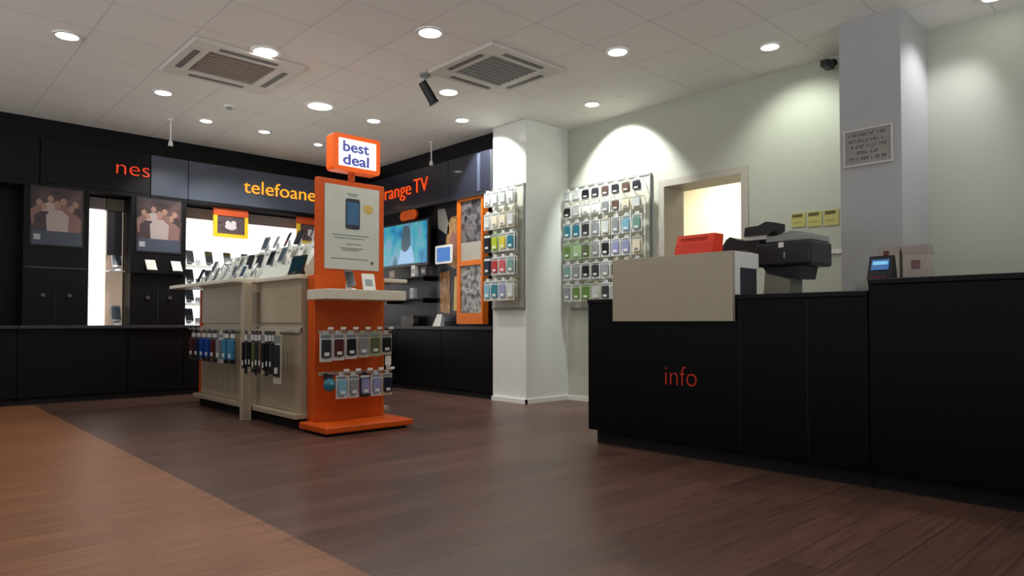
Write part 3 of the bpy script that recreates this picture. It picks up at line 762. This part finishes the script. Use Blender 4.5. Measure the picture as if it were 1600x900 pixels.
# phones on the gondola
GP = 'phones on the sloping gondola top'
cc = ['silver', 'graphite', 'white', 'black', 'silver', 'graphite', 'silver', 'white', 'graphite']
tilt_slope = math.atan2(.214, .30)
pn = ['front', 'middle', 'ridge']
for r_i, (x, z, n, y0, y1) in enumerate(((2.585, 1.286, 7, 6.35, 7.8), (2.74, 1.401, 9, 5.84, 7.8), (3.02, 1.621, 6, 5.84, 7.1))):
    for i in range(n):
        y = y0 + (y1 - y0) * i / (n - 1)
        c = cc[(i * 2 + r_i * 4) % 9]
        phone(c, (x, y, z + (.0 if r_i != 1 else .0)), RZ + random.uniform(-.5, .5), '%s phone in the %s row on the gondola, %s from the orange totem' % (c, pn[r_i], ORD[i]), GP, 1.0 + .25 * random.random())
for r_i, (x, z) in enumerate(((3.48, 1.286), (3.27, 1.401))):
    for i in range(4):
        c = cc[(i + 3 * r_i) % 9]
        phone(c, (x, 5.85 + i * .35, z), -RZ, '%s phone on the far slope of the gondola, %s from the totem, %s row' % (c, ORD[i], ['outer', 'inner'][r_i]), GP, 1.15)
for i in range(8):
    y = 5.82 + i * .255
    tcard = thing('price_card', 'white price card standing on the gondola slope, %s from the orange totem' % ORD[i], 'price card', (2.93, y, 1.501), RZ, 'price cards on the gondola')
    MB().box(-.045, .045, -.003, .003, .0, .12).rot(Matrix.Rotation(-.3, 4, 'X')).build('card', paper, tcard)
    MB().box(-.03, .03, -.0045, -.003, .07, .1).rot(Matrix.Rotation(-.3, 4, 'X')).build('printed_band', greyp, tcard)
for i, (x, y, z, r_) in enumerate(((2.86, 5.50, 1.286, -.3), (3.02, 5.58, 1.286, .25), (2.93, 5.66, 1.286, 0))):
    tl = thing('leaflet_holder', ['pale leaflet standing behind the teal tablet, closest to the totem', 'tall pink-white leaflet standing behind the teal tablet', 'tall white leaflet at the totem end of the phone riser'][i], 'leaflet holder', (x, y, z), RZ + r_, 'leaflets at the totem end of the gondola')
    hh = (.26, .38, .42)[i]
    MB().box(-.07, .07, -.004, .004, .0, hh).rot(Matrix.Rotation(-.12, 4, 'X')).build('leaflet', [paper, mat('pink_paper', (226, 200, 204), .6), paper][i], tl)
    MB().box(-.05, .05, -.0055, -.004, hh * .5, hh * .8).rot(Matrix.Rotation(-.12, 4, 'X')).build('printed_patch', mat('print_pale_cyan', (176, 206, 210), .5), tl)
    MB().box(-.07, .07, -.02, .05, 0, .012).build('foot', stand_m, tl)
# black device at the totem end of the tray
t2 = thing('display_tablet', 'dark teal tablet on its stand next to the orange totem', 'tablet', (2.62, 5.52, 1.286), RZ)
MB().prism(rrect(-.13, .13, .01, .18, .012), -.006, .006).rot(Matrix.Rotation(-.3, 4, 'X')).build('body', blackm, t2)
MB().box(-.115, .115, -.008, -.006, .025, .165).rot(Matrix.Rotation(-.3, 4, 'X')).build('screen', mat('teal_screen', (26, 52, 62), .15), t2)
MB().prism([(-.02, 0), (.08, 0), (.05, .08), (.03, .08)], -.05, .05, axis='x').build('stand', blackm, t2)

# ------------------------------------------------------------------ orange totem
TX0, TX1 = 2.66, 3.30
TY = 5.20
t = thing('promotional_totem', 'orange totem with a phone poster and a lit best deal sign', 'display stand', (0, 0, 0))
pl = MB(); pl.box(2.56, 3.37, 4.84, 5.30, .02, .075, bev=.012); pl.build('base_plate', orange, t)
MB().box(2.6, 3.33, 4.9, 5.28, 0, .02).build('base_foot', dark, t)
MB().box(TX0 - .015, TX1, TY, TY + .125, .075, 1.28, bev=.004).build('lower_body', orange, t)
MB().box(TX0, TX1 + .0, TY + .002, TY + .05, 1.28, 2.09, bev=.004).build('upper_board', orange, t)
MB().box(TX1 - .025, TX1 + .004, TY - .004, TY + .13, .075, 1.278).build('edge_trim', mat('orange_edge', (205, 100, 20), .35), t)
# poster
pZ1, pZ0 = 2.045, 1.335
px0_, px1_ = TX0 + .065, TX1 - .055
po = MB().box(px0_, px1_, TY - .006, TY + .002, pZ0, pZ1).build('poster', mat('poster_pale', (196, 200, 188), .35), t)
cxp = px0_ + (px1_ - px0_) * .5
ph = MB().prism(rrect(cxp - .068, cxp + .068, 1.68, 1.94, .02), TY - .010, TY - .006).build('printed_phone', mat('print_phone_dark', (52, 56, 66), .3), po)
MB().box(cxp - .056, cxp + .056, TY - .0115, TY - .010, 1.715, 1.91).build('printed_screen', mat('print_phone_blue', (66, 104, 140), .25), po)
MB().sphere((cxp + .15, TY - .007, 1.865), .05, (1, .05, .8)).build('printed_badge', mat('print_gold', (200, 168, 90), .4), po)
pg = mat('print_grey_lines', (128, 130, 128), .5)
li = MB()
for z, a, b_ in ((1.625, -.19, .16), (1.60, -.17, .12), (1.55, -.06, .08), (1.515, -.12, .10), (1.50, -.10, .06), (1.425, -.2, .15), (1.98, -.06, .05), (1.965, -.04, .04)):
    li.box(cxp + a, cxp + b_, TY - .0075, TY - .006, z - .004, z + .004)
li.build('printed_lines', pg, po)
MB().sphere((cxp + .19, TY - .007, 1.40), .016, (1, .05, 1)).build('printed_seal', mat('print_seal', (90, 100, 90), .5), po)
# lit sign
sx0, sx1 = TX0 + .11, TX0 + .56
sZ0, sZ1 = 2.16, 2.47
ss = MB().prism(rrect(sx0, sx1, sZ0, sZ1, .03), TY - .06, TY + .06).build('sign_box', emit('sign_orange', (240, 95, 20), .25, (236, 96, 20)), t)
MB().box(sx0 + .05, sx1 - .045, TY - .066, TY - .06, sZ0 + .04, sZ1 - .04).build('sign_face', emit('sign_white', (255, 246, 240), 1.25), ss)
st = emit('sign_letters', (70, 80, 150), .55)
text('sign_lettering', 'best', st, ss, (sx0 + .085, TY - .068, sZ0 + .165), (PI / 2, 0, 0), .125, .25, .001, .0035)
text('sign_lettering', 'deal', st, ss, (sx0 + .085, TY - .068, sZ0 + .055), (PI / 2, 0, 0), .125, .25, .001, .0035)
MB().tube((cxp, TY + .02, 2.09), (cxp, TY + .02, sZ0), .03, n=16).build('sign_neck', orange, t)
# front shelf
MB().box(2.575, 3.30, 4.85, TY - .001, 1.07, 1.15, bev=.004).build('front_shelf', mat('tray_cream', (212, 206, 186), .35), t)
# items on the shelf
phone('graphite', (2.88, 5.02, 1.151), 0, 'grey phone on the cream shelf of the orange totem', 'phones on the totem shelf', 1.1)
tc_ = thing('leaflet_holder', 'white leaflet card standing on the cream shelf of the orange totem', 'leaflet holder', (3.06, 5.04, 1.151))
MB().box(-.06, .06, -.004, .004, .0, .15).rot(Matrix.Rotation(-.22, 4, 'X')).build('leaflet', paper, tc_)
MB().box(-.035, .035, -.006, -.004, .04, .10).rot(Matrix.Rotation(-.22, 4, 'X')).build('printed_patch', mat('print_grey2', (150, 160, 165), .5), tc_)
MB().box(-.062, .062, -.02, .05, 0, .012).build('foot', stand_m, tc_)
# hooks and packs on the totem
FR = 'packs on the front of the orange totem'
r1 = [('white', 'charcoal'), ('white', 'maroon'), ('white', 'black'), ('cream', 'grey'), ('green', 'olive'), ('cream', 'black')]
xs1 = [2.665 + i * .113 for i in range(6)]
for zc in (.80, .46):
    MB().box(TX0 + .02, TX1 - .02, TY - .02, TY, zc - .01, zc + .015).build('hook_rail', hk, t)
for i, (cd_, pr) in enumerate(r1):
    MB().path([(xs1[i], TY - .02, .815), (xs1[i], TY - .22, .815), (xs1[i], TY - .23, .835)], .004, n=6).build('hook', hk, t)
    pack((xs1[i], TY - .15, .805), 0, .108, .235 - .008 * i, cd_, pr, '%s case pack in the upper row on the orange totem, %s from the left' % (pr, ORD[i]), FR, .018)
    MB().box(xs1[i] - .022, xs1[i] + .022, TY - .235, TY - .225, .83, .85).build('price_ticket', paper, t)
r2 = [('white', 'light blue'), ('white', 'grey'), ('dark', 'lilac'), ('white', 'lilac'), ('cream', 'navy')]
for i, (cd_, pr) in enumerate(r2):
    x = 2.70 + (i + 1) * .108
    MB().path([(x, TY - .02, .475), (x, TY - .22, .475), (x, TY - .23, .495)], .004, n=6).build('hook', hk, t)
    pack((x, TY - .15, .465), 0, .102, .2, cd_, pr, '%s gadget pack, lower row of the orange totem, %s from the teal ball' % (pr, ORD[i]), FR, .022)
    MB().box(x - .022, x + .022, TY - .235, TY - .225, .49, .51).build('price_ticket', paper, t)
MB().path([(2.69, TY - .02, .475), (2.69, TY - .22, .475), (2.69, TY - .23, .495)], .004, n=6).build('hook', hk, t)
tb = thing('round_speaker', 'round teal speaker in a clear pack, lower left of the orange totem hooks', 'speaker', (2.69, TY - .15, .465))
MB().sphere((0, -.02, -.08), .052, (1, .7, 1.05)).build('ball', PACKC['teal'], tb, True)
MB().box(-.045, .045, -.004, 0, -.04, .014).build('card', card_m['dark'], tb)
MB().sphere((0, -.055, -.07), .012, (1, .5, 1)).build('cap', PACKC['light blue'], tb, True)
# last hanging pack lower right and its tall tag
for i in range(2):
    x = TX1 + .0 + .035
    z = (.70, .36)[i]
t3 = thing('price_strip', 'white vertical price strip hanging at the right edge of the orange totem', 'price strip', (TX1 - .03, TY - .12, .60))
MB().box(-.03, .03, -.004, .0, -.08, .0).build('upper_ticket', paper, t3)
MB().box(-.02, .02, -.005, .0, -.12, -.08).build('lower_ticket', card_m['cream'], t3)
MB().path([(0, 0, 0), (0, .118, .02)], .003, n=6).build('holder', hk, t3)

# ------------------------------------------------------------------ info counter
KX = 3.88
kY1 = U(919, 560, 'x', KX).y
kYs = U(1355, 440, 'x', KX).y
cz = 1.055
t = thing('info_counter', 'long black shop counter carrying the orange word info', 'counter', (KX, kY1, 0), RZ)
Lc = kY1 - kYs
MB().box(0, Lc, 0, .72, .10, cz - .03, bev=.004).build('body', mat('counter_black', (4, 4, 6), .4, var=.2, scale=2, spec=.15), t)
MB().box(.045, Lc, .05, .68, 0, .10).build('toe_kick', dark, t)
MB().box(-.006, Lc, -.006, .73, cz - .03, cz, bev=.004).build('worktop', mat('worktop_black', (6, 6, 8), .35, spec=.2), t)
for px in (1157, 1262):
    yj = kY1 - U(px, 600, 'x', KX).y
    MB().box(yj - .002, yj + .002, -.002, 0, .12, cz - .04).build('panel_joint', mat('joint_dark', (12, 12, 15), .4), t)
xi0 = kY1 - U(1040, 590, 'x', KX).y; xi1 = kY1 - U(1089, 590, 'x', KX).y
zi = U(1042, 601, 'x', KX).z
text('lettering', 'info', mat('info_vinyl', (200, 48, 16), .4), t, (xi0, -.003, zi), (PI / 2, 0, 0), .185, xi1 - xi0, .0015, -.003)
t = thing('raised_counter', 'slightly taller black counter unit continuing to the right of the info counter', 'counter', (KX, kYs - .004, 0), RZ)
MB().box(0, 2.6, 0, .72, .10, 1.085, bev=.004).build('body', MATS['counter_black'], t)
MB().box(0, 2.6, .05, .68, 0, .10).build('toe_kick', dark, t)
MB().box(0, 2.6, -.006, .73, 1.085, 1.115, bev=.004).build('worktop', mat('worktop_black', (6, 6, 8), .35, spec=.2), t)
# raised cream front box
bX = KX - .03
by1 = U(957, 450, 'x', bX).y; by0 = U(1145, 450, 'x', bX).y
bz0 = U(1050, 502, 'x', bX).z; bz1 = U(957, 407, 'x', bX).z
t = thing('transaction_ledge', 'cream raised ledge box on the front of the info counter', 'counter ledge', (bX, by1, 0), RZ)
wd = by1 - by0
MB().box(0, wd, 0, .028, bz0, bz1 - .0, bev=.002).build('front_panel', counterw, t)
MB().box(0, wd, .028, .09, cz + .002, bz1).build('back_panel', whitep, t)
MB().box(0, wd, .09, .33, bz1 - .10, bz1, bev=.003).build('top_shelf', whitep, t)
MB().box(wd - .03, wd, .09, .30, cz + .002, bz1 - .10).build('end_support', mat('navy_board2', (34, 36, 50), .4), t)
MB().box(0, .03, .09, .30, cz + .002, bz1 - .10).build('end_support', mat('navy_board2', (34, 36, 50), .4), t)
# orange-red box
xr = KX + .10
yr1, yr0 = U(1054, 380, 'x', xr).y, U(1112, 380, 'x', xr).y
t = thing('leaflet_box', 'bright orange-red box leaning on top of the cream counter ledge', 'box', (xr, yr1, bz1 + .001), RZ)
w_ = yr1 - yr0
redo = mat('orange_red_card', (226, 58, 22), .45)
MB().prism([(0, 0), (.13, 0), (.15, .145), (.04, .145)], 0, w_, axis='x').build('box', redo, t)
MB().prism([(-.008, 0), (-.001, 0), (.022, .085), (.014, .085)], 0, w_ + .006, axis='x').build('front_pocket', mat('orange_red_card2', (206, 46, 18), .45), t)
li = MB(); 
for z_ in (.105, .12): li.box(.03, w_ - .05, .026, .03 + z_ * .05, z_ - .002, z_ + .002)
li.build('printed_lines', mat('dark_red_print', (150, 36, 18), .5), t)
# multifunction printer
Xp = 4.42
ya, yb, yc = U(1190, 400, 'x', Xp).y, U(1267, 400, 'x', Xp).y, U(1122, 385, 'x', Xp).y
t = thing('printer', 'black printer with grey lid on a pedestal behind the counter', 'printer', (Xp, ya, cz), RZ)
W = ya - yb
def zp(px, py): return U(px, py, 'x', Xp).z - cz
bb = MB().box(-.05, W, 0, .34, zp(1230, 415), zp(1230, 376), bev=.02, seg=3); bb.build('body', mat('printer_black', (26, 29, 38), .35), t)
MB().box(.02, W - .01, .02, .32, zp(1230, 376), zp(1230, 366), bev=.008).build('lid', mat('printer_grey', (138, 142, 138), .4), t)
MB().prism([(.06, zp(1230, 366)), (.18, zp(1230, 359)), (W - .08, zp(1230, 362)), (W - .02, zp(1230, 366))], .05, .28).build('document_feeder', mat('printer_grey', (138, 142, 138), .4), t)
MB().prism([(-.13, zp(1180, 368)), (-.12, zp(1180, 354)), (-.02, zp(1180, 353)), (.03, zp(1180, 348)), (.10, zp(1180, 351)), (.10, zp(1180, 362)), (.05, zp(1180, 368))], .0, .14).build('feeder_cover', blackm, t)
MB().box(-.15, .02, .03, .2, zp(1180, 374), zp(1180, 368)).build('paper_stack', paper, t)
x_l = -(yc - ya)
MB().prism([(x_l, zp(1140, 391)), (x_l + .05, zp(1140, 374)), (x_l + .08, zp(1140, 370)), (x_l + .14, zp(1140, 376)), (-.02, zp(1180, 377)), (-.02, zp(1190, 398)), (x_l + .2, zp(1160, 391))], .02, .2).build('side_tray', blackm, t)
MB().box(.12, .155, -.004, .001, zp(1217, 387), zp(1217, 379)).build('white_sticker', paper, t)
MB().box(.155, .165, -.005, .0, zp(1217, 404), zp(1217, 394)).build('status_light', greyp, t)
MB().prism([(.02, zp(1200, 426)), (-.02, zp(1200, 415)), (W - .08, zp(1200, 415)), (W - .10, zp(1200, 436)), (W - .16, zp(1200, 436))], .04, .3).build('lower_cassette', mat('printer_black', (26, 29, 38), .35), t)
MB().prism([(-.015, 0.02), (0.0, zp(1200, 420)), (.07, zp(1200, 420)), (.17, zp(1230, 428)), (.17, .02)], .05, .24).build('pedestal', mat('pedestal_grey', (136, 134, 122), .5), t)
MB().box(-.03, W - .06, .03, .3, 0.0, .022, bev=.004).build('pedestal_foot', blackm, t)
# card terminal
Xt = KX + .16
yt = U(1376, 430, 'x', Xt).y
t = thing('payment_terminal', 'black payment terminal with a glowing blue screen on the taller counter', 'payment terminal', (Xt, yt, 1.116), RZ)
MB().prism([(-.03, 0), (.07, 0), (.06, .05), (.035, .135), (.02, .135), (-.02, .03)], -.062, .062, axis='x').build('body', mat('terminal_black', (8, 9, 12), .45, spec=.25), t)
Mt = Matrix.Translation((0, -.0, 0))
sl = MB().box(-.045, .045, -.003, .0, .0, .062); sl.rot(Matrix.Translation((0, -.014, .055)) @ Matrix.Rotation(-.36, 4, 'X')); sl.build('screen', emit('terminal_blue', (24, 82, 140), .6), t)
sl = MB().box(-.038, .038, -.0045, -.003, .03, .05); sl.rot(Matrix.Translation((0, -.014, .055)) @ Matrix.Rotation(-.36, 4, 'X')); sl.build('screen_bar', emit('terminal_light', (100, 170, 205), .75), t)
sl = MB().box(-.04, .04, -.036, -.024, .008, .02); sl.build('key_row', mat('dark_red', (90, 20, 40), .5), t)
MB().tube((.02, .03, .135), (.02, .03, .16), .014, n=12).build('antenna_knob', mat('dark_red', (90, 20, 40), .5), t)
# cartons behind the terminal
Xk = KX + .45
cart = mat('pinkish_carton', (176, 166, 158), .6)
for i, (p0, p1, top, lab) in enumerate(((1371, 1407, 387, 'pale pinkish carton standing behind the payment terminal'), (1410, 1452, 385, 'pale carton to the right of the one behind the payment terminal'))):
    y1_, y0_ = U(p0, 420, 'x', Xk).y, U(p1, 420, 'x', Xk).y
    t = thing('carton', lab, 'box', (Xk, y1_, 1.116), RZ)
    w_ = y1_ - y0_ - .006; h_ = U(p0, top, 'x', Xk).z - 1.116
    MB().box(0, w_, 0, .10, 0, h_, bev=.003).build('box', cart, t)
    MB().box(-.001, w_ + .001, -.001, .101, h_ - .05, h_ + .003).build('lid', mat('carton_lid', (160, 150, 142), .6), t)
    MB().box(w_ * .35, w_ * .7, -.002, 0, h_ * .35, h_ * .6).build('print', mat('carton_print', (120, 92, 92), .6) if i else mat('carton_print2', (150, 140, 136), .6), t)
# clear leaflet stand left of the terminal
Xs = KX + .35
y_ = U(1350, 420, 'x', Xs).y
t = thing('leaflet_stand', 'pale upright leaflet stand on the black counter before the pillar', 'leaflet stand', (Xs, U(1349, 430, 'x', Xs).y, 1.056), RZ)
MB().box(-.035, .045, .0, .006, 0, .18).build('back_plate', mat('clear_grey', (158, 158, 150), .3), t)
MB().box(-.035, .045, -.03, -.026, 0, .07).build('front_lip', mat('clear_grey2', (150, 150, 142), .3), t)
MB().box(-.035, .045, -.03, .006, 0, .006).build('base', mat('clear_grey2', (150, 150, 142), .3), t)

# ------------------------------------------------------------------ notes and plaque on the right
yn = mat('yellow_note', (186, 180, 104), .6); yn2 = mat('note_print', (92, 84, 36), .6)
for i, (p0, p1, q0, q1) in enumerate(((1237, 1259, 335, 356), (1262, 1285, 332, 355), (1288, 1311, 329, 353))):
    y1_, y0_ = U(p0, 340, 'x', XW).y, U(p1, 340, 'x', XW).y
    z1_, z0_ = U(p0, q0, 'x', XW).z, U(p0, q1, 'x', XW).z
    t = thing('wall_notice', ['yellow notice on the wall furthest from the pillar', 'middle yellow notice of three on the wall', 'yellow notice on the wall touching the pillar'][i], 'notice', (XW, y1_, z0_), RZ, 'yellow notices on the wall')
    w_ = y1_ - y0_; h_ = z1_ - z0_
    MB().box(0, w_, -.008, -.001, 0, h_).build('sheet', yn, t)
    MB().box(w_ * .08, w_ * .8, -.0095, -.008, h_ * .72, h_ * .94).build('dark_heading', yn2, t)
    MB().box(w_ * .15, w_ * .75, -.009, -.008, h_ * .3, h_ * .36).build('printed_line', mat('note_line', (150, 140, 84), .6), t)
y1_ = U(1304, 391, 'x', XW).y
t = thing('wall_switch', 'small white switch plate on the wall beside the pillar', 'switch', (XW, y1_, U(1304, 397, 'x', XW).z), RZ)
MB().box(-.05, .06, -.012, -.001, 0, .035, bev=.003).build('plate', whitep, t)
MB().box(-.03, .0, -.016, -.012, .008, .027).build('rocker', whitep, t)
# plaque on the pillar
Xq = 5.3
y1_, y0_ = U(1319, 230, 'x', Xq).y, U(1396.5, 230, 'x', Xq).y
z1_, z0_ = U(1319, 207, 'x', Xq).z, U(1319, 264, 'x', Xq).z
t = thing('wall_plaque', 'grey framed plaque with dark centred text on the pillar', 'sign', (Xq, y1_, z0_), RZ)
w_ = y1_ - y0_; h_ = z1_ - z0_
f = MB(); e = .014
f.box(0, w_, -.02, -.001, 0, e); f.box(0, w_, -.02, -.001, h_ - e, h_); f.box(0, e, -.02, -.001, e, h_ - e); f.box(w_ - e, w_, -.02, -.001, e, h_ - e)
f.build('frame', mat('plaque_frame', (190, 188, 180), .4), t)
MB().box(e, w_ - e, -.012, -.001, e, h_ - e).build('sheet', mat('plaque_sheet', (142, 141, 134), .4), t)
tx = MB(); rr = random.Random(3)
for r_i, (a, b_) in enumerate(((.1, .86), (.12, .84), (.16, .9), (.28, .74), (.12, .88))):
    z = h_ * (.84 - r_i * .16); x = a * w_
    while x < b_ * w_ - .01:
        ww = rr.uniform(.008, .016)
        k_ = rr.randint(0, 2)
        if k_ == 0: tx.box(x, x + .004, -.0135, -.012, z - .012, z + .012); tx.box(x, x + ww, -.0135, -.012, z + .007, z + .012)
        elif k_ == 1: tx.box(x, x + .004, -.0135, -.012, z - .012, z + .012); tx.box(x + ww - .004, x + ww, -.0135, -.012, z - .012, z + .012); tx.box(x, x + ww, -.0135, -.012, z - .002, z + .003)
        else: tx.box(x + ww * .35, x + ww * .35 + .004, -.0135, -.012, z - .012, z + .012); tx.box(x, x + ww, -.0135, -.012, z - .012, z - .007)
        x += ww + (.006 if rr.random() > .22 else .018)
tx.build('worn_text', mat('plaque_text', (88, 88, 82), .5), t)
